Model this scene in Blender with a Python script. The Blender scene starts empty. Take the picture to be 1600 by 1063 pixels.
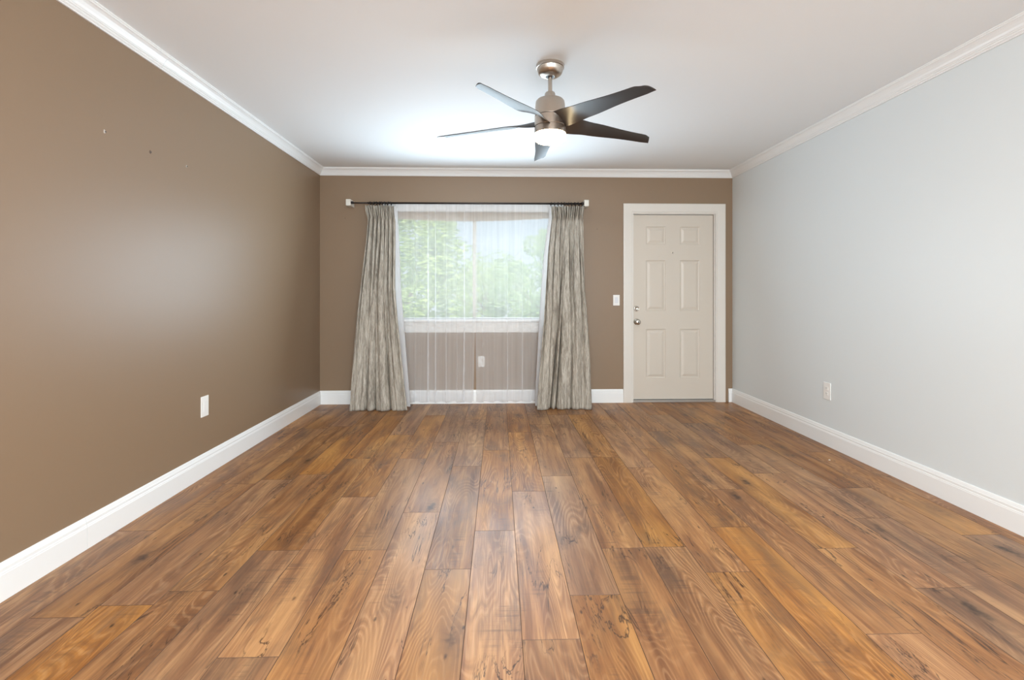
import bpy, bmesh, math, random
from mathutils import Vector, noise

SC = bpy.context.scene
COL = SC.collection
PI = math.pi

# ---------------------------------------------------------------- camera
F, HZ, YAW, EYE = 760.0, 460.2, 0.0273, 1.19
XL, XR, YW, H = -1.935, 2.588, 5.32, 2.556       # room: left, right, window wall, ceiling
YR = -3.6                                        # rear wall, behind the camera
cam = bpy.data.cameras.new('camera'); camo = bpy.data.objects.new('camera', cam); COL.objects.link(camo)
camo.location = (0, 0, EYE); camo.rotation_euler = (PI/2, 0, -YAW)
cam.sensor_fit = 'HORIZONTAL'; cam.sensor_width = 36; cam.lens = 36*F/1600
cam.shift_y = -(531.5-HZ)/1600; cam.clip_start = 0.05; cam.clip_end = 300
SC.camera = camo

# ---------------------------------------------------------------- colour management, world, lights
SC.view_settings.view_transform = 'Standard'; SC.view_settings.look = 'None'
SC.view_settings.exposure = 0.13; SC.view_settings.gamma = 1.0
SC.view_settings.use_curve_mapping = False
SC.cycles.max_bounces = 12; SC.cycles.diffuse_bounces = 8
SC.cycles.transparent_max_bounces = 32
SC.cycles.sample_clamp_indirect = 6
W = bpy.data.worlds.new('world'); SC.world = W; W.use_nodes = True
wn = W.node_tree.nodes; wl = W.node_tree.links
bg = wn['Background']
tc = wn.new('ShaderNodeTexCoord'); sp = wn.new('ShaderNodeSeparateXYZ'); rp = wn.new('ShaderNodeValToRGB')
wl.new(tc.outputs['Generated'], sp.inputs[0]); wl.new(sp.outputs['Z'], rp.inputs[0]); wl.new(rp.outputs[0], bg.inputs[0])
rp.color_ramp.elements[0].position = 0.0; rp.color_ramp.elements[0].color = (0.80, 0.90, 1.0, 1)
rp.color_ramp.elements[1].position = 0.6; rp.color_ramp.elements[1].color = (0.42, 0.66, 1.0, 1)
bg.inputs[1].default_value = 0.72

def light(name, typ, loc, target, power, color, size=None, size_y=None):
    l = bpy.data.lights.new(name, typ); l.energy = power; l.color = color
    if typ == 'AREA':
        l.shape = 'RECTANGLE'; l.size = size; l.size_y = size_y
    o = bpy.data.objects.new(name, l); COL.objects.link(o); o.location = loc
    o.rotation_euler = (Vector(target)-Vector(loc)).to_track_quat('-Z', 'Y').to_euler()
    return o
# the sun stands behind the house: it lights the trees, not the room
s = light('sun', 'SUN', (0, -10, 14), (1.5, 6, 0), 4.2, (1.0, 0.95, 0.86)); s.data.angle = 0.02
# daylight entering through the window, plus a fill added in front of the sheers
light('window_daylight', 'AREA', (-0.15, 5.62, 1.50), (-0.15, 3.0, 1.75), 14, (0.88, 0.95, 1.0), 1.75, 1.15)
light('window_fill', 'AREA', (-0.15, 4.83, 1.40), (-0.15, 3.0, 2.05), 36, (0.68, 0.86, 1.0), 1.6, 1.05)
# the ceiling lamps of the kitchen behind the camera
light('kitchen_lamp', 'AREA', (0.3, -0.9, 2.45), (0.2, -0.3, 0), 162, (1.0, 0.95, 0.88), 1.6, 1.0)
light('rear_fill', 'AREA', (0.3, -3.4, 1.4), (0.3, 5, 1.7), 190, (0.76, 0.90, 1.0), 3.6, 2.0)  # added fill light in front of the closed rear wall

# ---------------------------------------------------------------- projection helpers (photo pixel -> room)
CA, SA = math.cos(YAW), math.sin(YAW)
def ray(px, py):
    u = (px-800)/F; v = -(py-HZ)/F
    return Vector((u*CA+SA, CA-u*SA, v))
def onY(px, py, Y=YW):
    r = ray(px, py); k = Y/r.y; return Vector((r.x*k, Y, EYE+r.z*k))
def onX(px, py, X):
    r = ray(px, py); k = X/r.x; return Vector((X, r.y*k, EYE+r.z*k))
def onZ(px, py, Z=0.0):
    r = ray(px, py); k = (Z-EYE)/r.z; return Vector((r.x*k, r.y*k, Z))
def X_(px, Y=YW): return onY(px, 500, Y).x
def Z_(py, Y=YW, px=800): return onY(px, py, Y).z

# ---------------------------------------------------------------- material helpers
def mat(name, color=(0.8, 0.8, 0.8), rough=0.5, metal=0.0, spec=0.5, bump=None, **kw):
    m = bpy.data.materials.new(name); m.use_nodes = True
    nt = m.node_tree; b = nt.nodes['Principled BSDF']
    b.inputs['Base Color'].default_value = (*color, 1); b.inputs['Roughness'].default_value = rough
    b.inputs['Metallic'].default_value = metal; b.inputs['Specular IOR Level'].default_value = spec
    for k, v in kw.items(): b.inputs[k].default_value = v
    if bump:
        sc_, st, dist = bump
        t = nt.nodes.new('ShaderNodeTexCoord'); n = nt.nodes.new('ShaderNodeTexNoise'); bp = nt.nodes.new('ShaderNodeBump')
        n.inputs['Scale'].default_value = sc_; n.inputs['Detail'].default_value = 3
        bp.inputs['Strength'].default_value = st; bp.inputs['Distance'].default_value = dist
        nt.links.new(t.outputs['Object'], n.inputs['Vector']); nt.links.new(n.outputs['Fac'], bp.inputs['Height'])
        nt.links.new(bp.outputs[0], b.inputs['Normal'])
    return m
class NG:
    """small node-graph writer"""
    def __init__(s, m): s.nt = m.node_tree; s.b = s.nt.nodes['Principled BSDF']
    def n(s, t, **kw):
        x = s.nt.nodes.new('ShaderNode'+t)
        for k, v in kw.items(): setattr(x, k, v)
        return x
    def l(s, a, b): s.nt.links.new(a, b)
    def put(s, sock, v):
        if hasattr(v, 'links') or isinstance(v, bpy.types.NodeSocket): s.l(v, sock)
        else: sock.default_value = v
    def math(s, op, a, b=0.0, c=None):
        x = s.n('Math', operation=op); s.put(x.inputs[0], a); s.put(x.inputs[1], b)
        if c is not None: s.put(x.inputs[2], c)
        return x.outputs[0]
    def ramp(s, f, stops):
        x = s.n('ValToRGB'); s.l(f, x.inputs[0]); e = x.color_ramp.elements
        while len(e) < len(stops): e.new(0.5)
        for i, (p, c) in enumerate(stops):
            e[i].position = p; e[i].color = (*c, 1) if len(c) == 3 else c
        return x.outputs[0]
    def rf(s, f, a, b, c=0.0, d=1.0):
        x = s.n('MapRange'); s.put(x.inputs[0], f)
        for i, v in enumerate((a, b, c, d)): x.inputs[i+1].default_value = v
        return x.outputs[0]
    def mix(s, f, a, b, mode='MIX'):
        x = s.n('Mix', data_type='RGBA', blend_type=mode)
        s.put(x.inputs[0], f)
        s.put(x.inputs[6], a if not isinstance(a, tuple) else (*a, 1)); s.put(x.inputs[7], b if not isinstance(b, tuple) else (*b, 1))
        return x.outputs[2]
    def noise(s, vec, scale, detail=4, rough=0.5, dist=0.0):
        x = s.n('TexNoise'); s.l(vec, x.inputs['Vector']); x.inputs['Scale'].default_value = scale
        x.inputs['Detail'].default_value = detail; x.inputs['Roughness'].default_value = rough; x.inputs['Distortion'].default_value = dist
        return x.outputs['Fac']
    def map(s, vec, scale, loc=(0, 0, 0)):
        x = s.n('Mapping'); s.l(vec, x.inputs[0]); x.inputs['Scale'].default_value = scale; x.inputs['Location'].default_value = loc
        return x.outputs[0]
    def bump(s, h, st, dist):
        x = s.n('Bump'); x.inputs['Strength'].default_value = st; x.inputs['Distance'].default_value = dist
        s.l(h, x.inputs['Height']); s.l(x.outputs[0], s.b.inputs['Normal'])

M_TAUPE = mat('taupe_satin_paint', (0.262, 0.180, 0.113), 0.43, spec=0.5, bump=(260, 0.10, 0.002))
M_WHITEWALL = mat('white_wall_paint', (0.715, 0.765, 0.785), 0.45, bump=(240, 0.10, 0.002))
M_CEIL = mat('ceiling_paint', (0.86, 0.895, 0.915), 0.7, bump=(160, 0.08, 0.002))
M_TRIM = mat('white_trim_gloss', (0.86, 0.88, 0.885), 0.30)
M_DOOR = mat('cream_door_paint', (0.63, 0.575, 0.50), 0.38)
M_CASING = mat('door_casing_paint', (0.73, 0.70, 0.65), 0.35)
M_PLATE = mat('white_plastic', (0.85, 0.85, 0.83), 0.30)
M_SLOT = mat('dark_slot', (0.03, 0.03, 0.03), 0.6)
M_NICKEL = mat('brushed_nickel', (0.56, 0.50, 0.44), 0.28, metal=1.0, **{'Anisotropic': 0.8})
_g = NG(M_NICKEL); _t = _g.n('Tangent', direction_type='RADIAL', axis='Z'); _g.l(_t.outputs[0], _g.b.inputs['Tangent'])
M_CHROME = mat('polished_nickel', (0.62, 0.58, 0.52), 0.14, metal=1.0)
M_BRONZE = mat('dark_bronze', (0.035, 0.028, 0.026), 0.35, metal=0.4)
M_BLADE = mat('espresso_blade', (0.030, 0.024, 0.022), 0.38, spec=0.4)
M_SEAM = mat('dark_seam', (0.10, 0.08, 0.06), 0.5)
M_VINYL = mat('white_vinyl', (0.80, 0.80, 0.78), 0.35)
M_TAN = mat('tan_frame', (0.48, 0.41, 0.31), 0.5)
M_ALU = mat('grey_threshold', (0.42, 0.40, 0.37), 0.4, metal=0.6)

# floor: chestnut laminate
def floor_mat():
    m = mat('chestnut_laminate', rough=0.3, spec=0.32); g = NG(m); b = g.b
    tc = g.n('TexCoord').outputs['Object']
    at = g.n('Attribute', attribute_name='plank'); r = at.outputs['Fac']
    cx = g.n('CombineXYZ'); g.l(g.math('MULTIPLY', r, 37.0), cx.inputs[0]); g.l(g.math('MULTIPLY', r, 91.0), cx.inputs[1]); g.l(g.math('MULTIPLY', r, 53.0), cx.inputs[2])
    va = g.n('VectorMath', operation='ADD'); g.l(tc, va.inputs[0]); g.l(cx.outputs[0], va.inputs[1]); v = va.outputs[0]
    # warped grain coordinate: long contour lines of a stretched height field give cathedral figure
    field = g.noise(g.map(v, (3.4, 0.62, 1)), 1.5, 2, 0.4, 0.3)
    rings = g.math('SINE', g.math('MULTIPLY', field, 200.0))
    fine = g.noise(g.map(v, (150, 5.0, 1)), 1.0, 3, 0.6)
    streak = g.noise(g.map(v, (16, 1.3, 1)), 1.0, 5, 0.62, 0.6)
    patch = g.noise(g.map(v, (5.0, 1.9, 1)), 1.0, 5, 0.6, 0.7)
    base = g.ramp(streak, [(0.25, (0.135, 0.048, 0.014)), (0.42, (0.242, 0.098, 0.029)), (0.56, (0.360, 0.162, 0.048)), (0.76, (0.500, 0.255, 0.080))])
    # cathedral figure: dark growth lines with pale edges, only in some zones
    zone = g.rf(g.noise(g.map(v, (6, 1.1, 1)), 1.0, 2), 0.42, 0.60)
    base = g.mix(g.math('MULTIPLY', g.rf(rings, 0.2, 1.0, 0.0, 0.40), zone), base, (0.150, 0.066, 0.026))
    base = g.mix(g.math('MULTIPLY', g.rf(rings, -1.0, -0.4, 0.26, 0.0), zone), base, (0.64, 0.38, 0.17))
    base = g.mix(g.rf(fine, 0.38, 0.72, 0.0, 0.42), base, (0.150, 0.064, 0.024))
    # smoked patches, feathered along the grain
    sm = g.math('ADD', g.math('MULTIPLY', patch, 0.75), g.math('MULTIPLY', fine, 0.25))
    base = g.mix(g.rf(sm, 0.50, 0.66, 0.0, 0.70), base, (0.120, 0.066, 0.040))
    # honey patches
    base = g.mix(g.rf(g.noise(g.map(v, (4.5, 1.0, 1), (7, 3, 0)), 1.0, 3), 0.52, 0.72, 0.0, 0.45), base, (0.60, 0.31, 0.09))
    # saw marks across the grain
    saw = g.noise(g.map(v, (3.0, 70, 1), (2, 0, 0)), 1.0, 3, 0.6)
    sz_ = g.rf(g.noise(g.map(v, (8, 2.0, 1), (11, 2, 0)), 1.0, 2), 0.55, 0.68)
    base = g.mix(g.math('MULTIPLY', g.rf(saw, 0.50, 0.66, 0.0, 0.55), sz_), base, (0.100, 0.055, 0.034))
    # dark cracks
    crk = g.noise(g.map(v, (9, 1.2, 1), (3, 9, 0)), 1.0, 5, 0.62, 1.4)
    crm = g.math('SUBTRACT', 1.0, g.rf(g.math('ABSOLUTE', g.math('SUBTRACT', crk, 0.5)), 0.002, 0.016))
    crm = g.math('MULTIPLY', crm, g.rf(g.noise(g.map(v, (5.5, 2.3, 1), (1, 5, 0)), 1.0, 2), 0.52, 0.62))
    base = g.mix(g.math('MULTIPLY', crm, 0.9), base, (0.045, 0.022, 0.012))
    # knots: a dark eye inside a smoked halo
    def knots(sx, sy, lo, hi, keep):
        vo = g.n('TexVoronoi', feature='F1'); vo.inputs['Scale'].default_value = 1.0
        w = g.n('VectorMath', operation='ADD'); nz = g.n('TexNoise'); nz.inputs['Scale'].default_value = 30; g.l(v, nz.inputs['Vector'])
        sc = g.n('VectorMath', operation='SCALE'); g.l(nz.outputs['Color'], sc.inputs[0]); sc.inputs['Scale'].default_value = 0.30
        g.l(g.map(v, (sx, sy, 1)), w.inputs[0]); g.l(sc.outputs[0], w.inputs[1]); g.l(w.outputs[0], vo.inputs['Vector'])
        sepc = g.n('SeparateColor'); g.l(vo.outputs['Color'], sepc.inputs[0]); kp = g.math('GREATER_THAN', sepc.outputs[0], keep)
        return [g.math('MULTIPLY', g.math('SUBTRACT', 1.0, g.rf(vo.outputs['Distance'], a_, b_)), kp) for a_, b_ in ((lo, hi), (lo*2, hi*2.3))]
    ke, kh = knots(6, 2.2, 0.02, 0.16, 0.52)
    base = g.mix(g.math('MULTIPLY', kh, 0.60), base, (0.120, 0.062, 0.034))
    base = g.mix(g.math('MULTIPLY', ke, 0.92), base, (0.040, 0.020, 0.012))
    ke2, _ = knots(20, 8, 0.05, 0.15, 0.78)
    base = g.mix(g.math('MULTIPLY', ke2, 0.85), base, (0.045, 0.024, 0.014))
    # plank tone
    tone = g.math('FRACT', g.math('MULTIPLY', r, 17.31))
    hsv = g.n('HueSaturation'); g.l(base, hsv.inputs['Color'])
    g.l(g.rf(tone, 0, 1, 0.90, 1.14), hsv.inputs['Value']); g.l(g.rf(g.math('FRACT', g.math('MULTIPLY', r, 5.7)), 0, 1, 0.84, 1.04), hsv.inputs['Saturation'])
    g.l(hsv.outputs[0], b.inputs['Base Color'])
    g.l(g.rf(g.noise(g.map(v, (9, 2, 1)), 1.0, 4), 0.3, 0.7, 0.34, 0.46), b.inputs['Roughness'])
    hgt = g.math('ADD', g.math('MULTIPLY', fine, 0.5), g.math('MULTIPLY', crm, -1.0))
    g.bump(hgt, 0.10, 0.002)
    return m
M_FLOOR = floor_mat()

def drape_mat():
    m = mat('crinkled_drape_fabric', rough=0.85, spec=0.2); g = NG(m)
    tc = g.n('TexCoord').outputs['UV']
    a = g.noise(g.map(tc, (48, 4.5, 1)), 1.0, 5, 0.65, 0.9)
    c = g.noise(g.map(tc, (150, 14, 1)), 1.0, 4, 0.7, 0.8)
    s_ = g.math('ADD', g.math('MULTIPLY', a, 0.55), g.math('MULTIPLY', c, 0.45))
    col = g.ramp(s_, [(0.36, (0.215, 0.190, 0.158)), (0.47, (0.345, 0.315, 0.268)), (0.55, (0.510, 0.475, 0.412)), (0.66, (0.63, 0.600, 0.535))])
    g.l(col, g.b.inputs['Base Color']); g.bump(s_, 0.5, 0.004)
    return m
M_DRAPE = drape_mat()

def sheer_mat(name, trans):
    m = bpy.data.materials.new(name); m.use_nodes = True; nt = m.node_tree; nt.nodes.remove(nt.nodes['Principled BSDF'])
    out = nt.nodes['Material Output']
    t = nt.nodes.new('ShaderNodeBsdfTransparent'); d = nt.nodes.new('ShaderNodeBsdfDiffuse'); tl = nt.nodes.new('ShaderNodeBsdfTranslucent')
    d.inputs[0].default_value = (0.94, 0.95, 0.97, 1); tl.inputs[0].default_value = (0.94, 0.95, 0.97, 1)
    m1 = nt.nodes.new('ShaderNodeMixShader'); m2 = nt.nodes.new('ShaderNodeMixShader')
    m1.inputs[0].default_value = 0.45; nt.links.new(d.outputs[0], m1.inputs[1]); nt.links.new(tl.outputs[0], m1.inputs[2])
    tx = nt.nodes.new('ShaderNodeTexCoord'); mp = nt.nodes.new('ShaderNodeMapping'); nz = nt.nodes.new('ShaderNodeTexNoise')
    mp.inputs['Scale'].default_value = (26, 0.7, 1); nt.links.new(tx.outputs['UV'], mp.inputs[0]); nt.links.new(mp.outputs[0], nz.inputs['Vector'])
    nz.inputs['Scale'].default_value = 1.0; nz.inputs['Detail'].default_value = 3
    mr = nt.nodes.new('ShaderNodeMapRange'); nt.links.new(nz.outputs['Fac'], mr.inputs[0])
    mr.inputs[1].default_value = 0.3; mr.inputs[2].default_value = 0.7; mr.inputs[3].default_value = 1-trans-0.05; mr.inputs[4].default_value = 1-trans+0.05
    nt.links.new(mr.outputs[0], m2.inputs[0]); nt.links.new(t.outputs[0], m2.inputs[1]); nt.links.new(m1.outputs[0], m2.inputs[2])
    nt.links.new(m2.outputs[0], out.inputs[0])
    return m
M_SHEER = sheer_mat('sheer_voile', 0.58)
M_HEM = sheer_mat('sheer_voile_double', 0.55)
M_LINING = mat('white_lining', (0.85, 0.85, 0.86), 0.8)

def glass_mat():
    m = bpy.data.materials.new('window_glass'); m.use_nodes = True; nt = m.node_tree; nt.nodes.remove(nt.nodes['Principled BSDF'])
    t = nt.nodes.new('ShaderNodeBsdfTransparent'); g = nt.nodes.new('ShaderNodeBsdfGlossy'); x = nt.nodes.new('ShaderNodeMixShader')
    t.inputs[0].default_value = (0.95, 0.97, 0.96, 1); g.inputs['Roughness'].default_value = 0.02; x.inputs[0].default_value = 0.002
    nt.links.new(t.outputs[0], x.inputs[1]); nt.links.new(g.outputs[0], x.inputs[2]); nt.links.new(x.outputs[0], nt.nodes['Material Output'].inputs[0])
    return m
M_GLASS = glass_mat()

def emis(name, color, strength):
    m = mat(name, color, 0.4); b = m.node_tree.nodes['Principled BSDF']
    b.inputs['Emission Color'].default_value = (*color, 1); b.inputs['Emission Strength'].default_value = strength
    return m
M_LAMP = emis('lit_fan_diffuser', (1.0, 0.78, 0.46), 26)

def leaf_mat(name, c1, c2):
    m = mat(name, rough=0.55); g = NG(m)
    n = g.noise(g.n('TexCoord').outputs['Object'], 1.6, 4, 0.6)
    col = g.mix(g.rf(n, 0.35, 0.65), c1, c2)
    g.l(col, g.b.inputs['Base Color'])
    t = g.n('BsdfTranslucent'); g.l(col, t.inputs[0]); x = g.n('MixShader'); x.inputs[0].default_value = 0.4
    g.l(g.b.outputs[0], x.inputs[1]); g.l(t.outputs[0], x.inputs[2]); g.l(x.outputs[0], g.nt.nodes['Material Output'].inputs[0])
    return m
M_LEAF1 = leaf_mat('yellow_green_leaves', (0.42, 0.56, 0.16), (0.64, 0.72, 0.28))
M_LEAF2 = leaf_mat('green_leaves', (0.34, 0.50, 0.18), (0.56, 0.68, 0.30))
M_BARK = mat('bark', (0.30, 0.22, 0.16), 0.9, bump=(20, 0.6, 0.02))

# ---------------------------------------------------------------- mesh helpers
def obj(name, bm, m, parent=None, smooth=False, bevel=None):
    me = bpy.data.meshes.new(name); bm.normal_update(); bm.to_mesh(me); bm.free()
    for x in (m if isinstance(m, (list, tuple)) else [m]): me.materials.append(x)
    if smooth:
        me.polygons.foreach_set('use_smooth', [True]*len(me.polygons))
    o = bpy.data.objects.new(name, me); COL.objects.link(o)
    if parent: o.parent = parent
    if bevel:
        b = o.modifiers.new('bevel', 'BEVEL'); b.width = bevel; b.segments = 2; b.limit_method = 'ANGLE'
    return o
def struct(o): o['kind'] = 'structure'; return o
def tag(o, label, cat, group=None):
    o['label'] = label; o['category'] = cat
    if group: o['group'] = group
    return o
def empty(name, loc):
    o = bpy.data.objects.new(name, None); COL.objects.link(o); o.location = loc; o.empty_display_size = 0.05; return o
def bx(bm, x0, x1, y0, y1, z0, z1):
    v = [bm.verts.new(p) for p in ((x0,y0,z0),(x1,y0,z0),(x1,y1,z0),(x0,y1,z0),(x0,y0,z1),(x1,y0,z1),(x1,y1,z1),(x0,y1,z1))]
    for f in ((0,3,2,1),(4,5,6,7),(0,1,5,4),(1,2,6,5),(2,3,7,6),(3,0,4,7)): bm.faces.new([v[i] for i in f])
def box(*a):
    bm = bmesh.new(); bx(bm, *a); return bm
def lathe(bm, prof, seg=48, c=(0, 0, 0), axis='z'):
    """profile of (radius, height) points turned round an axis"""
    rings = []
    for r, h in prof:
        ring = []
        for i in range(seg):
            a = 2*PI*i/seg; p = (r*math.cos(a), r*math.sin(a), h)
            if axis == 'y': p = (p[0], -p[2], p[1])      # height points towards -y
            ring.append(bm.verts.new((p[0]+c[0], p[1]+c[1], p[2]+c[2])))
        rings.append(ring)
    for a, b in zip(rings, rings[1:]):
        for i in range(seg):
            j = (i+1) % seg; bm.faces.new((a[i], a[j], b[j], b[i]))
    for ring, rev in ((rings[0], True), (rings[-1], False)):
        bm.faces.new(ring[::-1] if rev else ring)
    return bm
def sweep(bm, path, prof, closed=False):
    """path: list of (origin, dir_a, dir_b); profile points (a, b) placed at origin + a*dir_a + b*dir_b"""
    rows = []
    for o, da, db in path:
        o = Vector(o); da = Vector(da); db = Vector(db)
        rows.append([bm.verts.new(o+da*a+db*b) for a, b in prof])
    n = len(prof)
    for r, q in zip(rows, rows[1:]):
        for i in range(n):
            j = (i+1) % n; bm.faces.new((r[i], r[j], q[j], q[i]))
    bm.faces.new(rows[0][::-1]); bm.faces.new(rows[-1])
    bmesh.ops.recalc_face_normals(bm, faces=bm.faces)
    return bm
def tube(bm, p0, p1, r0, r1=None, seg=16):
    p0 = Vector(p0); p1 = Vector(p1); r1 = r0 if r1 is None else r1
    q = (p1-p0).to_track_quat('Z', 'Y'); L = []
    for p, r in ((p0, r0), (p1, r1)):
        L.append([bm.verts.new(p+q @ Vector((r*math.cos(2*PI*i/seg), r*math.sin(2*PI*i/seg), 0))) for i in range(seg)])
    for i in range(seg):
        j = (i+1) % seg; bm.faces.new((L[0][i], L[0][j], L[1][j], L[1][i]))
    bm.faces.new(L[0][::-1]); bm.faces.new(L[1])
    return bm

# ---------------------------------------------------------------- room shell
# floor of planks laid towards the window; the rows start where the photo shows them
PW, PL = 0.2005, 1.262
SEAM0 = onZ(745, 800).x
joints = [(715,729),(710,891),(770,704),(770,827),(830,768),(870,1004),(925,930),(880,741),(930,715),(960,857),(1000,791),(1129,824),
          (1143,894),(1306,857),(1377,991),(1473,919),(1364,810),(1538,836),(1333,763),(369,1028),(79,966),(208,830),(575,860),(583,782),(658,801)]
random.seed(4)
row_off = {}
for px, py in joints:
    p = onZ(px, py); k = math.floor((p.x-SEAM0)/PW)
    row_off.setdefault(k, p.y)
bm = bmesh.new(); lay = bm.faces.layers.float.new('plank')
k0 = math.floor((XL-SEAM0)/PW); k1 = math.floor((XR-SEAM0)/PW)
for k in range(k0, k1+1):
    x0 = max(SEAM0+k*PW, XL); x1 = min(SEAM0+(k+1)*PW, XR)
    off = row_off.get(k, random.random()*PL) % PL
    y = YR-PL*2+((off-(YR-PL*2)) % PL)
    while y < YW+0.05:
        ya, yb = max(y, YR), min(y+PL, YW+0.05)
        if yb-ya > 0.01:
            r = random.random(); e = 0.0012; d = 0.0016
            o_ = [bm.verts.new(p) for p in ((x0, ya, -d), (x1, ya, -d), (x1, yb, -d), (x0, yb, -d))]
            i_ = [bm.verts.new(p) for p in ((x0+e, ya+e, 0), (x1-e, ya+e, 0), (x1-e, yb-e, 0), (x0+e, yb-e, 0))]
            fs = [bm.faces.new(i_)]+[bm.faces.new((o_[q], o_[(q+1) % 4], i_[(q+1) % 4], i_[q])) for q in range(4)]
            for f in fs: f[lay] = r
            fs[0].material_index = 0
            for f in fs[1:]: f.material_index = 1
        y += PL
bx(bm, XL-0.1, XR+0.1, YR-0.1, YW+0.2, -0.12, -0.002)
struct(obj('floor', bm, [M_FLOOR, mat('plank_seam', (0.085, 0.045, 0.028), 0.6)]))

struct(obj('ceiling', box(XL-0.12, XR+0.12, YR-0.12, YW+0.16, H, H+0.15), M_CEIL))
struct(obj('wall_left', box(XL-0.12, XL, YR, YW+0.16, -0.002, H), M_TAUPE))
struct(obj('wall_right', box(XR, XR+0.12, YR, YW+0.16, -0.002, H), M_WHITEWALL))
struct(obj('wall_rear', box(XL-0.12, XR+0.12, YR-0.12, YR, -0.002, H), M_WHITEWALL))
# window and door openings in the far wall
WX0, WX1 = X_(611), X_(868); WZ0, WZ1 = Z_(499), Z_(330.5)
DX0, DX1, DZ1 = X_(989), X_(1117.6), Z_(333)
T = 0.15
bm = bmesh.new()
for a in ((XL, WX0, YW, YW+T, -0.002, H), (WX0, WX1, YW, YW+T, -0.002, WZ0), (WX0, WX1, YW, YW+T, WZ1, H),
          (WX1, DX0, YW, YW+T, -0.002, H), (DX0, DX1, YW, YW+T, DZ1, H), (DX1, XR, YW, YW+T, -0.002, H)): bx(bm, *a)
struct(obj('wall_back', bm, M_TAUPE))

# baseboards: profile (out from wall, up)
BH = 0.147
BP = [(0, 0), (0.016, 0), (0.016, BH*0.70), (0.0145, BH*0.715), (0.0145, BH*0.75), (0.012, BH*0.77), (0.012, BH*0.86), (0.010, BH*0.875), (0.0095, BH*0.90), (0.006, BH*0.985), (0.004, BH), (0, BH)]
def base(name, p0, p1, n, m0=0, m1=0):
    """run along the wall; m0/m1 = 1 mitres the end against a neighbour"""
    p0 = Vector(p0); p1 = Vector(p1); n = Vector(n); t = (p1-p0).normalized()
    bm = bmesh.new(); sweep(bm, [(p0, n+t*m0, (0, 0, 1)), (p1, n-t*m1, (0, 0, 1))], BP)
    return bm
G = 0.0005
YJ = onX(131, 840, XL).y
bm = base('', (XL+G, YJ+0.0008, 0.0005), (XL+G, YW-G, 0.0005), (1, 0, 0), 0, 1)
b2 = base('', (XL+G, YR, 0.0005), (XL+G, YJ-0.0008, 0.0005), (1, 0, 0), 0, 0)
me = bpy.data.meshes.new('t'); b2.to_mesh(me); b2.free(); bm.from_mesh(me); bpy.data.meshes.remove(me)
struct(obj('baseboard_left', bm, M_TRIM))
struct(obj('baseboard_right', base('', (XR-G, YR, 0.0005), (XR-G, YW-G, 0.0005), (-1, 0, 0), 0, 1), M_TRIM))
CX0, CX1 = X_(973.6), X_(1137.6)
struct(obj('baseboard_back', base('', (XL+G, YW-G, 0.0005), (CX0-0.001, YW-G, 0.0005), (0, -1, 0), 1, 0), M_TRIM))
struct(obj('baseboard_back', base('', (CX1+0.001, YW-G, 0.0005), (XR-G, YW-G, 0.0005), (0, -1, 0), 0, 1), M_TRIM))

# crown moulding: profile (out from wall, down from ceiling)
CPF = [(0, 0), (0.062, 0), (0.062, -0.006), (0.057, -0.010), (0.057, -0.015), (0.050, -0.018), (0.040, -0.026), (0.030, -0.038), (0.024, -0.048), (0.020, -0.052),
       (0.020, -0.056), (0.015, -0.060), (0.015, -0.066), (0.008, -0.072), (0.008, -0.078), (0, -0.078)]
def crown(name, p0, p1, n, m0, m1):
    p0 = Vector(p0); p1 = Vector(p1); n = Vector(n); t = (p1-p0).normalized(); bm = bmesh.new()
    sweep(bm, [(p0, n+t*m0, (0, 0, 1)), (p1, n-t*m1, (0, 0, 1))], CPF)
    return bm
zc = H-0.0005; YC = onX(258, 92, XL+0.03).y
bm = crown('', (XL+G, YC+0.0008, zc), (XL+G, YW-G, zc), (1, 0, 0), 0, 1)
b2 = crown('', (XL+G, YR, zc), (XL+G, YC-0.0008, zc), (1, 0, 0), 0, 0)
me = bpy.data.meshes.new('t'); b2.to_mesh(me); b2.free(); bm.from_mesh(me); bpy.data.meshes.remove(me)
struct(obj('trim_1', bm, M_TRIM))
struct(obj('trim_2', crown('', (XL+G, YW-G, zc), (XR-G, YW-G, zc), (0, -1, 0), 1, 1), M_TRIM))
struct(obj('trim_3', crown('', (XR-G, YR, zc), (XR-G, YW-G, zc), (-1, 0, 0), 0, 1), M_TRIM))

# ---------------------------------------------------------------- door
def casing(x0, x1, z0, z1, prof, full=False):
    """mitred frame round an opening; profile (outwards, towards the room)"""
    bm = bmesh.new(); n = (0, -1, 0); y = YW-G
    pts = [((x0, y, z0), (-1, 0, 0)), ((x0, y, z1), (-1, 0, 1)), ((x1, y, z1), (1, 0, 1)), ((x1, y, z0), (1, 0, 0))]
    if full:
        pts[0] = ((x0, y, z0), (-1, 0, -1)); pts[3] = ((x1, y, z0), (1, 0, -1)); pts.append(pts[0])
    sweep(bm, [(p, a, n) for p, a in pts], prof)
    return bm
cw = DX0-CX0
struct(obj('trim_4', casing(DX0, DX1, 0.0005, DZ1, [(0, -0.02), (0, 0.012), (0.014, 0.012), (0.018, 0.017), (cw-0.012, 0.020), (cw-0.004, 0.019), (cw, 0.014), (cw, 0), (0.02, 0), (0.02, -0.0)][:8]), M_CASING))
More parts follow.
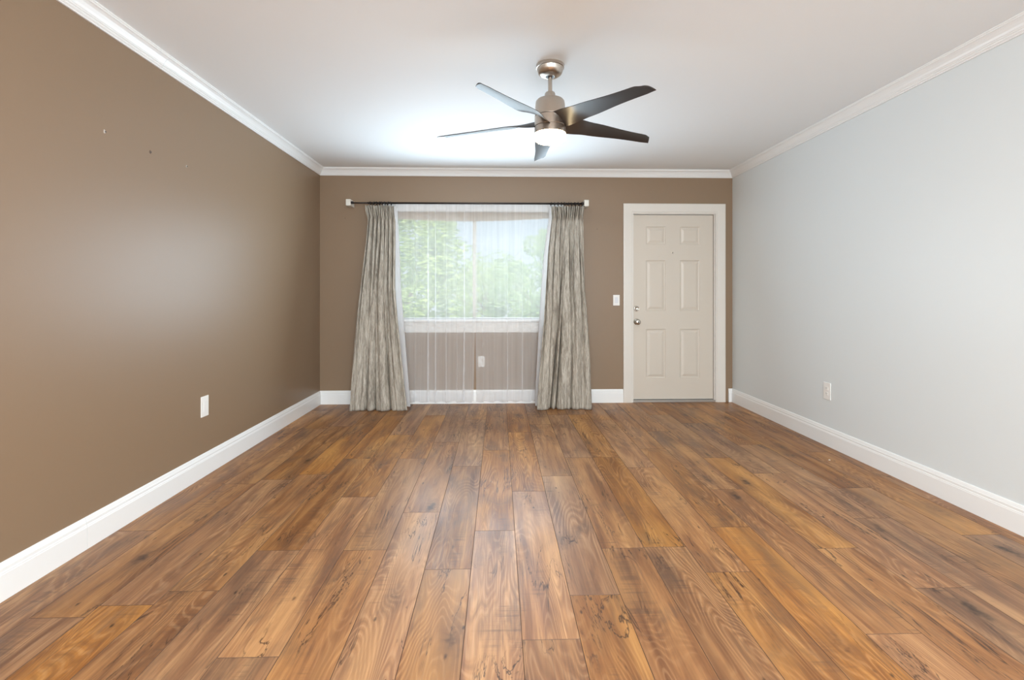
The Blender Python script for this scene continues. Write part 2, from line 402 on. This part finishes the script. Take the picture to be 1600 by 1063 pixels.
# jambs lining the opening
bm = bmesh.new(); J = 0.006
bx(bm, DX0-0.0, DX0+J, YW+0.002, YW+0.14, 0, DZ1); bx(bm, DX1-0.012, DX1, YW+0.002, YW+0.14, 0, DZ1); bx(bm, DX0+J, DX1-0.012, YW+0.002, YW+0.14, DZ1-J, DZ1)
struct(obj('trim_5', bm, M_CASING))
dz0 = 0.030; dx0, dx1, dz1 = DX0+J+0.001, DX1-0.012-0.005, DZ1-J-0.006
YD = YW+0.022     # front face of the slab
def door_mesh():
    bm = bmesh.new()
    px = [(1009.5, 1040), (1062.5, 1093.3)]; pz = [(353.5, 381.5), (406.5, 485.8), (515, 592)]
    xs = [dx0]+[X_(v, YD) for a in px for v in a]+[dx1]
    zs = [dz1]+[Z_(v, YD) for a in pz for v in a]+[dz0]
    def q(a, b, c, d): bm.faces.new([bm.verts.new(p) for p in (a, b, c, d)])
    for i in range(5):
        for j in range(7):
            x0, x1 = xs[i], xs[i+1]; z1, z0 = zs[j], zs[j+1]
            if i % 2 == 1 and j % 2 == 1:
                steps = [(0, 0), (0.004, 0.006), (0.012, 0.009), (0.020, 0.008), (0.040, 0.002), (0.043, 0.0015)]
                for (a, ya), (b, yb) in zip(steps, steps[1:]):
                    A = [(x0+a, YD+ya, z0+a), (x1-a, YD+ya, z0+a), (x1-a, YD+ya, z1-a), (x0+a, YD+ya, z1-a)]
                    B = [(x0+b, YD+yb, z0+b), (x1-b, YD+yb, z0+b), (x1-b, YD+yb, z1-b), (x0+b, YD+yb, z1-b)]
                    for k in range(4): q(A[k], A[(k+1) % 4], B[(k+1) % 4], B[k])
                q(*B)
            else: q((x0, YD, z0), (x1, YD, z0), (x1, YD, z1), (x0, YD, z1))
    A = [(dx0, YD, dz0), (dx1, YD, dz0), (dx1, YD, dz1), (dx0, YD, dz1)]; B = [(x, YD+0.044, z) for x, y, z in A]
    for k in range(4): q(A[(k+1) % 4], A[k], B[k], B[(k+1) % 4])
    q(*B[::-1])
    bmesh.ops.remove_doubles(bm, verts=bm.verts, dist=1e-5)
    return bm
door = struct(obj('door_1', door_mesh(), M_DOOR))
p = onY(994.8, 503, YD)
kn = obj('door_knob', lathe(bmesh.new(), [(0.033, 0), (0.034, 0.004), (0.031, 0.008), (0.014, 0.010), (0.012, 0.020), (0.013, 0.030), (0.022, 0.036), (0.029, 0.046), (0.0305, 0.056), (0.028, 0.064), (0.018, 0.069), (0.008, 0.070)], 40, p, 'y'), M_CHROME, door, True)
kn['label'] = 'polished nickel round door knob'
obj('knob_button', lathe(bmesh.new(), [(0.007, 0.069), (0.007, 0.074), (0.003, 0.075)], 20, p, 'y'), M_BRONZE, kn, True)
p = onY(994.4, 482.3, YD)
db = obj('deadbolt', lathe(bmesh.new(), [(0.030, 0), (0.031, 0.006), (0.028, 0.011), (0.021, 0.013), (0.020, 0.010), (0.006, 0.010)], 40, p, 'y'), M_CHROME, door, True)
db['label'] = 'round nickel deadbolt with thumb turn'
bm = box(p.x-0.0045, p.x+0.0045, p.y-0.030, p.y-0.009, p.z-0.017, p.z+0.017)
obj('thumb_turn', bm, M_CHROME, db, bevel=0.002)
p = onY(1051, 395.3, YD)
obj('peephole', lathe(bmesh.new(), [(0.009, 0), (0.009, 0.003), (0.006, 0.004), (0.005, 0.002)], 24, p, 'y'), M_CHROME, door, True)['label'] = 'small bright peephole'
# threshold
struct(obj('trim_6', box(DX0, DX1, YW-0.012, YW+0.13, 0.0, 0.024), M_ALU, bevel=0.003))

# ---------------------------------------------------------------- window
win = struct(obj('window_1', casing(WX0, WX1, WZ0, WZ1, [(-0.002, -0.11), (-0.002, 0.012), (0.012, 0.016), (0.075, 0.019), (0.085, 0.016), (0.085, 0.0), (0.0, 0.0), (0.0, -0.11)]), M_VINYL))
bm = bmesh.new(); zb = Z_(519.5)
bx(bm, WX0-0.10, WX1+0.10, YW-0.045, YW+0.11, WZ0-0.026, WZ0)
bx(bm, WX0-0.085, WX1+0.085, YW-0.018, YW-G, zb, WZ0-0.026)
obj('window_sill', bm, M_VINYL, win, bevel=0.003)
YF = YW+0.085; xm = X_(741.5, YF)
bm = bmesh.new(); w = 0.035
bx(bm, WX0+0.002, WX0+w, YF, YF+0.05, WZ0, WZ1); bx(bm, WX1-w, WX1-0.002, YF, YF+0.05, WZ0, WZ1)
bx(bm, WX0+w, WX1-w, YF, YF+0.05, WZ0, WZ0+0.012); bx(bm, WX0+w, WX1-w, YF, YF+0.05, WZ1-w, WZ1-0.002)
obj('window_frame', bm, M_VINYL, win, bevel=0.002)
obj('meeting_rail', box(xm-0.020, xm+0.020, YF-0.004, YF+0.054, WZ0+0.012, WZ1-w), M_TAN, win, bevel=0.002)['label'] = 'tan upright meeting rail in the middle of the window'
for a, b in ((WX0+w, xm-0.020), (xm+0.020, WX1-w)):
    obj('pane', box(a, b, YF+0.022, YF+0.027, WZ0+0.012, WZ1-w), M_GLASS, win)
# pulled-up fabric shade with a sagging lower edge, inside the reveal
bm = bmesh.new(); n = 60; ys = YW+0.055; V = []
for i in range(n+1):
    f = i/n; x = WX0+0.012+(WX1-WX0-0.024)*f; px = 611+(868-611)*f
    drop = Z_(343+4.2*math.sin(PI*min(1, max(0, (f-0.02)/0.96)))-2.0*f, ys)
    V.append([bm.verts.new((x, ys-0.006, WZ1-0.004)), bm.verts.new((x, ys-0.010, (WZ1+drop)/2)), bm.verts.new((x, ys-0.006, drop)), bm.verts.new((x, ys+0.006, drop)), bm.verts.new((x, ys+0.006, WZ1-0.004))])
for a, b in zip(V, V[1:]):
    for i in range(5): j = (i+1) % 5; bm.faces.new((a[i], a[j], b[j], b[i]))
bm.faces.new(V[0][::-1]); bm.faces.new(V[-1])
bmesh.ops.recalc_face_normals(bm, faces=bm.faces)
tag(obj('window_shade', bm, mat('tan_shade_fabric', (0.30, 0.19, 0.085), 0.85, bump=(150, 0.3, 0.003)), smooth=False), 'narrow tan fabric shade drawn up at the top of the window behind the sheers', 'shade')

# ---------------------------------------------------------------- curtain rod
YRD = 5.20
pL, pR = onY(549, 317.2, YRD), onY(913, 318.6, YRD)
ro = tag(empty('curtain_rod', ((pL.x+pR.x)/2, YRD, pL.z)), 'dark bronze telescoping curtain rod with square white end brackets above the window', 'curtain rod')
def local(bm, o):
    bmesh.ops.translate(bm, verts=bm.verts, vec=-Vector(o.location)); return bm
xs_ = X_(575, YRD)
obj('rod', local(tube(bmesh.new(), (xs_, YRD, pL.z), (pR.x, YRD, pR.z), 0.0105), ro), M_BRONZE, ro, True)
obj('rod_extension', local(tube(bmesh.new(), (pL.x-0.01, YRD, pL.z), (xs_+0.02, YRD, pL.z), 0.0085), ro), M_BRONZE, ro, True)
for (px, py, sg) in ((545, 316.7, -1), (916.2, 318, 1)):
    p = onY(px, py, YRD)
    br = obj('bracket', local(box(p.x-0.026, p.x+0.024, YRD-0.020, YW-0.001, p.z-0.034, p.z+0.034), ro), mat('ivory_bracket', (0.74, 0.72, 0.66), 0.4), ro, bevel=0.003)
    br['label'] = 'square white end bracket'
    obj('collar', local(tube(bmesh.new(), (p.x-sg*0.024, YRD, p.z), (p.x-sg*0.050, YRD, p.z), 0.014), ro), M_BRONZE, br, True)
def torus(R, r, c, seg=20, ss=8, tilt=0.0):
    bm = bmesh.new(); L = []
    for i in range(seg):
        a = 2*PI*i/seg; ring = []
        for j in range(ss):
            b = 2*PI*j/ss; rr = R+r*math.cos(b)
            p = Vector((r*math.sin(b)+tilt*rr*math.sin(a), rr*math.cos(a), rr*math.sin(a)))
            ring.append(bm.verts.new(p+Vector(c)))
        L.append(ring)
    for i in range(seg):
        for j in range(ss):
            bm.faces.new((L[i][j], L[(i+1) % seg][j], L[(i+1) % seg][(j+1) % ss], L[i][(j+1) % ss]))
    return bm
rr = random.Random(8)
for px in [579, 584, 588.5, 593, 597, 601.5, 606, 611, 861, 866.5, 872, 877, 882.5, 888, 893, 898.5, 904, 909.5]:
    x = X_(px, YRD); z = pL.z+(pR.z-pL.z)*(px-549)/364
    obj('ring', local(torus(0.018, 0.0045, (x, YRD, z-0.004), tilt=rr.uniform(-0.35, 0.35)), ro), M_BRONZE, ro, True)

# ---------------------------------------------------------------- drapes
def sstep(a, b, x):
    t = min(1, max(0, (x-a)/(b-a))); return t*t*(3-2*t)
def drape(name, left, right, bigs, seed, side):
    """left/right: (py, px) outline in the photo; bigs: valley positions across the hem"""
    rnd = random.Random(seed)
    bm = bmesh.new(); uv = bm.loops.layers.uv.new('UVMap')
    NX, NZ = 300, 90; zt = Z_(323.2, 5.19)
    def interp(tab, py):
        for (a, xa), (b, xb) in zip(tab, tab[1:]):
            if py <= b: return xa+(xb-xa)*(py-a)/(b-a)
        return tab[-1][1]
    ph = [rnd.uniform(0, 6) for _ in range(6)]
    npl = 7
    G_ = []
    for j in range(NZ+1):
        t = j/NZ; py = 320.5+(637-320.5)*t; row = []
        z = 0.004+(zt-0.004)*(1-t)
        y0 = 5.205-0.06*sstep(0.0, 1.0, t)
        xa = X_(interp(left, py), y0-0.02); xb = X_(interp(right, py), y0-0.02)
        hd = 1-sstep(0.045, 0.075, t)            # pinched header band
        for i in range(NX+1):
            s = i/NX
            # small pleats at the top
            sm = abs(math.sin(PI*npl*s+ph[0]+0.25*math.sin(5*s+ph[1])+0.8*t*math.sin(3*s+ph[2])))*1.7; sm = min(1, sm)**1.3-0.25*max(0, sm-1)
            fl = abs(math.sin(PI*npl*2*s+ph[3]+1.3*math.sin(26*t+8*s)))   # crossing pleats of the header
            # large folds below
            d = min(abs(s-b-(bt-b)*(1-t)) if True else 9 for b, bt in bigs)
            big = 1-math.exp(-(d/0.045)**2)
            big2 = abs(math.sin(11*s+ph[4]+t*0.8))**0.8
            a_top = 0.046*(1-0.6*sstep(0.15, 0.9, t)); a_big = 0.14*sstep(0.05, 0.6, t)
            yy = y0+0.02-a_top*sm-a_big*(big*0.9+0.32*big2)-0.030*hd*fl*fl
            yy -= 0.006*math.sin(9*t+31*s+ph[5])*sstep(0.05, 0.4, t)
            x = xa+(xb-xa)*s
            for b, bt in bigs:
                c_ = b+(bt-b)*(1-t); u = (s-c_)/0.075
                x -= 0.034*u*math.exp(-u*u*1.1+0.5)*sstep(0.06, 0.5, t)*(1 if abs(u) > 0.35 else abs(u)/0.35)
            x += 0.012*math.sin(PI*npl*2*s+ph[0])*(1-t)*(1-hd)*0.6
            zz = z+0.008*hd*(fl-0.5)*(1 if j == 0 else 0.3)
            row.append(bm.verts.new((x, yy, zz)))
        G_.append(row)
    for j in range(NZ):
        for i in range(NX):
            f = bm.faces.new((G_[j+1][i], G_[j+1][i+1], G_[j][i+1], G_[j][i]))
            for lp, (a, b) in zip(f.loops, ((i, j+1), (i+1, j+1), (i+1, j), (i, j))):
                lp[uv].uv = (a/NX*0.9, 1.6-b/NZ*2.1)
    o = obj(name, bm, M_DRAPE, smooth=True)
    so = o.modifiers.new('cloth', 'SOLIDIFY'); so.thickness = 0.003; so.offset = 1
    # white lining turned round the inner edge
    bm = bmesh.new(); R = []
    e = -1 if side == 'r' else 1
    for j in range(NZ+1):
        v = G_pos[name][j] if False else None
        t = j/NZ; py = 320.5+(637-320.5)*t; y0 = 5.205-0.06*sstep(0, 1, t)
        px = interp(right if side == 'l' else left, py); x = X_(px, y0-0.02)
        z = 0.012+(zt-0.016)*(1-t); wd = (0.020+0.024*math.sin(PI*t)**0.5)*(1-0.6*t*t)
        R.append([bm.verts.new((x-e*0.03, y0-0.004, z)), bm.verts.new((x+e*wd*0.6, y0-0.018, z)), bm.verts.new((x+e*wd, y0-0.002, z)), bm.verts.new((x+e*wd*0.7, y0+0.014, z))])
    for a, b in zip(R, R[1:]):
        for i in range(3): bm.faces.new((a[i], b[i], b[i+1], a[i+1]))
    ln = obj('lining', bm, M_LINING2, o, True); ln['label'] = 'thin white lining along the inner edge'
    return o
def thin_mat(name, col, tr):
    m = bpy.data.materials.new(name); m.use_nodes = True; nt = m.node_tree; nt.nodes.remove(nt.nodes['Principled BSDF'])
    d = nt.nodes.new('ShaderNodeBsdfDiffuse'); tl = nt.nodes.new('ShaderNodeBsdfTranslucent'); x = nt.nodes.new('ShaderNodeMixShader')
    d.inputs[0].default_value = (*col, 1); tl.inputs[0].default_value = (*col, 1); x.inputs[0].default_value = tr
    nt.links.new(d.outputs[0], x.inputs[1]); nt.links.new(tl.outputs[0], x.inputs[2]); nt.links.new(x.outputs[0], nt.nodes['Material Output'].inputs[0])
    return m
M_LINING2 = thin_mat('white_lining_cloth', (0.85, 0.86, 0.88), 0.4)
tag(drape('drape', [(320, 571), (338, 574), (450, 567), (600, 555.5), (637, 553)], [(320, 616.5), (350, 617), (450, 620), (560, 631), (637, 639.5)],
          [(0.27, 0.35), (0.43, 0.47), (0.70, 0.62)], 3, 'l'),
    'grey-beige crinkled drape with pleated header hanging at the left side of the window', 'curtain')
tag(drape('drape', [(320, 861), (338, 862), (400, 855), (500, 848), (600, 840), (637, 837.5)], [(320, 913), (338, 911), (450, 914), (560, 921), (637, 924)],
          [(0.24, 0.42), (0.36, 0.5), (0.62, 0.66), (0.98, 0.95)], 11, 'r'),
    'grey-beige crinkled drape with pleated header hanging at the right, nearest the door', 'curtain')

# ---------------------------------------------------------------- sheers
def sheer(name, pxa, pxb, inner, seed):
    """inner: 'r' when the opening edge is on the right; it drifts away from the gap towards the floor"""
    rnd = random.Random(seed); Y0 = 5.262
    xa, xb = X_(pxa, Y0), X_(pxb, Y0); Wd = xb-xa
    folds = []; x = 0.0
    while x < Wd:
        w = rnd.choice((0.07, 0.09, 0.12, 0.16, 0.20)); folds.append((x+w/2, rnd.uniform(0.014, 0.034), rnd.uniform(0.4, 1.3))); x += w
    NX = 500; NZ = 24; zt, zbm = Z_(319.5, Y0), 0.030
    def pos(i, j):
        s = i/NX; t = j/NZ; xx = s*Wd; y = 0; dx = 0
        for c, wd, a in folds:      # each fold is an S-shaped tuck, its cloth doubled over itself
            u = (xx-c)/wd
            if abs(u) < 2.5:
                e = math.exp(-u*u); y += -0.012*a*e; dx += -2.0*a*wd*u*e*(0.55+0.45*t)
        drift = 0.014*sstep(0.55, 1.0, t)
        X = xa+xx+dx
        if inner == 'r': X -= drift*sstep(Wd-0.25, Wd, xx)
        else: X += drift*0.9*(1-sstep(0, 0.25, xx))
        hemz = 0.006*math.sin(xx*48+seed)*sstep(0.8, 1, t)
        return (X, Y0+y*(0.4+0.6*t)+0.006*math.sin(xx*9+seed), zt+(zbm-zt)*t+hemz)
    def strip(j0, j1, jj, oy):
        bm = bmesh.new(); uv = bm.loops.layers.uv.new('UVMap'); L = []
        for k in range(jj+1):
            j = j0+(j1-j0)*k/jj
            L.append([bm.verts.new(Vector(pos(i, j))+Vector((0, oy, 0))) for i in range(NX+1)])
        for k in range(jj):
            for i in range(NX):
                f = bm.faces.new((L[k+1][i], L[k+1][i+1], L[k][i+1], L[k][i]))
                for lp, (a, b) in zip(f.loops, ((i, k+1), (i+1, k+1), (i+1, k), (i, k))): lp[uv].uv = (a/NX*Wd, b/jj*2)
        return bm
    o = obj(name, strip(0, NZ, NZ, 0), M_SHEER, smooth=True)
    hm = obj('hem', strip(NZ*0.955, NZ-0.02, 2, 0.003), M_HEM, o, True); hm['label'] = 'doubled bottom hem'
    hd = obj('header', strip(0.05, NZ*0.030, 2, 0.003), M_HEM, o, True); hd['label'] = 'doubled top heading'
    return o
tag(sheer('sheer_curtain', 604, 743.4, 'r', 5), 'sheer white voile curtain covering the left half of the window', 'sheer curtain')
tag(sheer('sheer_curtain', 742.4, 872, 'l', 9), 'sheer white voile curtain covering the right half of the window', 'sheer curtain')

# ---------------------------------------------------------------- ceiling fan
FX, FY = 0.306, 2.89
fan = tag(empty('ceiling_fan', (FX, FY, H)), 'five-blade ceiling fan with dark blades, brushed nickel motor and lit lamp', 'ceiling fan')
def fl(prof, seg=64):
    return lathe(bmesh.new(), prof, seg, (0, 0, -H))
obj('canopy', fl([(0.081, H-0.0005), (0.083, H-0.003), (0.083, H-0.020), (0.079, H-0.022), (0.078, H-0.025), (0.076, H-0.036), (0.069, H-0.052), (0.055, H-0.064), (0.036, H-0.071), (0.026, H-0.072)]), M_NICKEL, fan, True).data.set_sharp_from_angle(angle=0.5)
obj('canopy_cup', fl([(0.025, H-0.070), (0.025, H-0.0725), (0.010, H-0.0725)]), M_BRONZE, fan)
obj('downrod', fl([(0.0125, H-0.065), (0.0125, 2.385)], 32), M_NICKEL, fan, True).data.set_sharp_from_angle(angle=0.5)
zt_, z1_, z2_, z3_ = 2.345, 2.246, 2.186, 2.145
obj('motor_housing', fl([(0.020, 2.394), (0.027, 2.392), (0.031, 2.384), (0.032, zt_+0.012), (0.036, zt_+0.008), (0.060, zt_+0.006), (0.078, zt_+0.001), (0.085, zt_-0.008), (0.088, zt_-0.025), (0.0915, z1_+0.004), (0.090, z1_+0.001), (0.090, z1_-0.001),
     (0.0925, z1_-0.003), (0.0930, z2_+0.003), (0.091, z2_+0.001), (0.091, z2_-0.001), (0.0935, z2_-0.003), (0.0935, z3_), (0.088, z3_-0.001)], 96), M_NICKEL, fan, True).data.set_sharp_from_angle(angle=0.5)
for z in (z1_, z2_):
    obj('seam_ring', fl([(0.0885, z-0.0018), (0.0912, z-0.0018), (0.0912, z+0.0018), (0.0885, z+0.0018)], 96), M_SEAM, fan)
lp = obj('light_diffuser', fl([(0.087, z3_+0.004), (0.0925, z3_-0.002), (0.0925, z3_-0.024), (0.090, z3_-0.034), (0.080, z3_-0.043), (0.060, z3_-0.049), (0.030, z3_-0.052), (0.004, z3_-0.053)]), M_LAMP, fan, True)
lp['label'] = 'glowing warm white lamp under the motor'
def blade(theta):
    bm = bmesh.new(); NL, NC = 40, 10; R0, R1 = 0.075, 0.718; top, bot = [], []
    for i in range(NL+1):
        t = i/NL; r = R0+(R1-R0)*t
        chord = 0.098+0.044*math.sin(PI*min(1, t*1.25))**1.0*(1-0.2*t) if t < 0.8 else None
        chord = 0.100+0.040*math.exp(-((t-0.30)/0.28)**2)-0.018*t
        pitch = math.radians(13+22*(1-sstep(0, 0.30, t)))
        ra, rb = [], []
        for j in range(NC+1):
            s = j/NC-0.5
            rr_ = r
            if t > 0.86:        # slanted, rounded tip
                k = (t-0.86)/0.14; rr_ = R0+(R1-R0)*0.86+(R1-R0)*0.14*k*(1-0.42*(0.5+s))
            c_ = chord*(1-0.30*sstep(0.90, 1.0, t)*(1 if s > 0 else 0.35))
            # s>0 is the clockwise edge, which stands higher
            off = s*c_; lx = rr_; ly = -off*math.cos(pitch); lz = off*math.sin(pitch)
            lz += 0.006*(1-4*s*s)
            z = 2.212+lz-0.024*t
            x = lx*math.cos(theta)-ly*math.sin(theta); y = lx*math.sin(theta)+ly*math.cos(theta)
            th = 0.0035*(1-(2*s)**2*0.6)
            ra.append(bm.verts.new((x, y, z+th-H))); rb.append(bm.verts.new((x, y, z-th-H)))
        top.append(ra); bot.append(rb)
    for i in range(NL):
        for j in range(NC):
            bm.faces.new((top[i][j], top[i][j+1], top[i+1][j+1], top[i+1][j])); bm.faces.new((bot[i][j], bot[i+1][j], bot[i+1][j+1], bot[i][j+1]))
        bm.faces.new((top[i][0], top[i+1][0], bot[i+1][0], bot[i][0])); bm.faces.new((top[i][NC], bot[i][NC], bot[i+1][NC], top[i+1][NC]))
    for L in (0, NL):
        for j in range(NC): bm.faces.new((top[L][j], bot[L][j], bot[L][j+1], top[L][j+1]))
    bmesh.ops.recalc_face_normals(bm, faces=bm.faces)
    o = obj('blade', bm, M_BLADE, fan, True); o.data.set_sharp_from_angle(angle=0.7); return o
for d in (237, 309, 21, 165, 93): blade(math.radians(d-2.5))

# ---------------------------------------------------------------- switch and outlets
def plate(name, c, axis, label, cat, kind, w=0.072, h=0.117):
    """axis: unit vector out of the wall"""
    e = tag(empty(name, c), label, cat); n = Vector(axis); s_ = Vector((0, 0, 1)).cross(n)
    def slab(a0, a1, z0, z1, d0, d1):
        bm = bmesh.new(); vs = []
        for d in (d0, d1):
            for a, z in ((a0, z0), (a1, z0), (a1, z1), (a0, z1)): vs.append(bm.verts.new(s_*a+Vector((0, 0, z))+n*d))
        for f in ((0,3,2,1),(4,5,6,7),(0,1,5,4),(1,2,6,5),(2,3,7,6),(3,0,4,7)): bm.faces.new([vs[i] for i in f])
        bmesh.ops.recalc_face_normals(bm, faces=bm.faces); return bm
    pl = obj('cover_plate', slab(-w/2, w/2, -h/2, h/2, 0.0006, 0.006), M_PLATE, e, bevel=0.002)
    if kind == 'switch':
        obj('rocker', slab(-0.0165, 0.0165, -0.033, 0.033, 0.006, 0.0095), mat('rocker_white', (0.74, 0.76, 0.80), 0.25), e, bevel=0.0015)
    elif kind == 'outlet':
        for z in (0.020, -0.020):
            rc = obj('receptacle', slab(-0.016, 0.016, z-0.014, z+0.014, 0.006, 0.0085), M_PLATE, e, bevel=0.002)
            for a in (-0.006, 0.006): obj('slot', slab(a-0.001, a+0.001, z-0.002, z+0.007, 0.0084, 0.0089), M_SLOT, rc)
    elif kind == 'decora':
        obj('receptacle', slab(-0.0165, 0.0165, -0.033, 0.033, 0.006, 0.0085), M_PLATE, e, bevel=0.0015)
    return e
plate('light_switch', onY(963, 469.3, YW), (0, -1, 0), 'white rocker light switch on the brown wall beside the door casing', 'light switch', 'switch')
plate('wall_outlet', onX(319, 635, XL), (1, 0, 0), 'white cover plate on the brown left wall above the baseboard', 'outlet', 'decora', 0.080, 0.134)
plate('wall_outlet', onX(1293, 611.2, XR), (-1, 0, 0), 'white outlet low on the white right wall', 'outlet', 'outlet', 0.080, 0.134)
plate('wall_outlet', onY(752.2, 565, YW), (0, -1, 0), 'white outlet on the wall below the window, seen through the sheers', 'outlet', 'outlet')

# nail holes and anchors left in the paint
def hole(p, axis, r, label, pale):
    n = Vector(axis); q = n.to_track_quat('Z', 'Y'); e = tag(empty('nail_hole', p), label, 'nail hole')
    rn = random.Random(int(p.y*1000)); bm = bmesh.new()
    ring = [bm.verts.new(q @ Vector((r*rn.uniform(0.7, 1.3)*math.cos(a*PI/5), r*rn.uniform(0.7, 1.3)*math.sin(a*PI/5), 0.0006))) for a in range(10)]
    top_ = [bm.verts.new(q @ Vector((r*0.5*math.cos(a*PI/5), r*0.5*math.sin(a*PI/5), 0.0022))) for a in range(10)]
    for i in range(10): bm.faces.new((ring[i], ring[(i+1) % 10], top_[(i+1) % 10], top_[i]))
    bm.faces.new(top_); bm.faces.new(ring[::-1]); obj('chipped_rim', bm, mat('chipped_plaster', pale, 0.9), e)
    bm = bmesh.new(); a_ = q @ Vector((r*0.35, 0, 0.0023))
    tube(bm, a_, a_+n*0.0006, r*0.45, seg=12); obj('puncture', bm, M_SLOT, e)
hole(onX(163.5, 205.7, XL), (1, 0, 0), 0.009, 'pale chipped nail hole on the left wall, nearest camera of the three', (0.55, 0.50, 0.45))
hole(onX(234.6, 237.6, XL), (1, 0, 0), 0.009, 'dark nail hole on the left wall, middle of the three in a row', (0.16, 0.11, 0.08))
hole(onX(291.5, 260, XL), (1, 0, 0), 0.008, 'small pale nail hole on the left wall, nearest window of the three', (0.42, 0.38, 0.33))
hole(onY(539.3, 341, YW), (0, -1, 0), 0.004, 'tiny dark nail hole under the left end of the curtain rod', (0.12, 0.08, 0.06))
hole(onY(933, 358, YW), (0, -1, 0), 0.004, 'tiny dark nail hole between the right drape and the door casing', (0.13, 0.09, 0.07))
# a crumb of debris on the planks near the right wall
p = onZ(1296, 720); bm = bmesh.new(); rn = random.Random(2)
bmesh.ops.create_icosphere(bm, subdivisions=2, radius=0.006)
for v in bm.verts: v.co = Vector((v.co.x*1.3+rn.uniform(-.001, .001), v.co.y*0.9, v.co.z*0.7+rn.uniform(-.001, .001)))
bmesh.ops.translate(bm, verts=bm.verts, vec=(p.x, p.y, 0.0045))
tag(obj('plaster_crumb', bm, mat('crumb', (0.70, 0.62, 0.52), 0.7)), 'tiny pale crumb lying on the wood floor near the right wall', 'debris')

# ---------------------------------------------------------------- trees outside the window
def tree(name, label, base_, height, crown_r, crown_z, n, seed, m, blobs):
    rnd = random.Random(seed); e = tag(empty(name, base_), label, 'tree')
    bm = bmesh.new(); tube(bm, (0, 0, 0), (0.1, 0.1, height*0.5), 0.16, 0.10, 12)
    for k in range(9):
        a = k*2.4; z0 = height*rnd.uniform(0.25, 0.5)
        tube(bm, (0.08, 0.05, z0), (crown_r*0.6*math.cos(a), crown_r*0.6*math.sin(a), z0+height*rnd.uniform(0.15, 0.35)), 0.05, 0.015, 8)
    obj('trunk', bm, M_BARK, e)
    bm = bmesh.new(); cs = []
    for k in range(blobs):
        a = rnd.uniform(0, 2*PI); r = crown_r*math.sqrt(rnd.random())*0.85; h = rnd.uniform(-1, 1)
        cs.append((Vector((r*math.cos(a), r*math.sin(a), crown_z[0]+(crown_z[1]-crown_z[0])*(h*0.5+0.5)*(1-0.25*r/crown_r))), rnd.uniform(0.35, 0.75)))
    for k in range(n):
        c, cr = rnd.choice(cs)
        d = Vector((rnd.gauss(0, 1), rnd.gauss(0, 1), rnd.gauss(0, 1))).normalized()*cr*rnd.uniform(0.45, 1.0)**0.5
        p_ = c+d; sz = rnd.uniform(0.05, 0.10)
        q = Vector((rnd.gauss(0, 1), rnd.gauss(0, 1), rnd.gauss(0, 1)+0.8)).to_track_quat('Z', 'Y')
        q_ = [(-sz, 0, 0), (0, -sz*0.4, sz*0.12), (sz, 0, 0), (0, sz*0.4, sz*0.12)]
        bm.faces.new([bm.verts.new(p_+q @ Vector(v)) for v in q_])
    obj('foliage', bm, m, e)
    return e
GZ = -3.0
tree('tree', 'leafy yellow-green tree filling the left half of the window view', (-2.8, 13.5, GZ), 8, 2.4, (1.2, 7.4), 26000, 1, M_LEAF1, 95)
tree('tree', 'green tree in the right half of the window view, with open sky above it', (2.4, 20.3, GZ), 7, 3.1, (0.4, 7.0), 30000, 2, M_LEAF2, 110)
tree('tree', 'paler tree farther back behind the meeting rail of the window', (-0.8, 29.0, GZ), 9, 4.0, (0.2, 6.9), 26000, 3, M_LEAF1, 170)
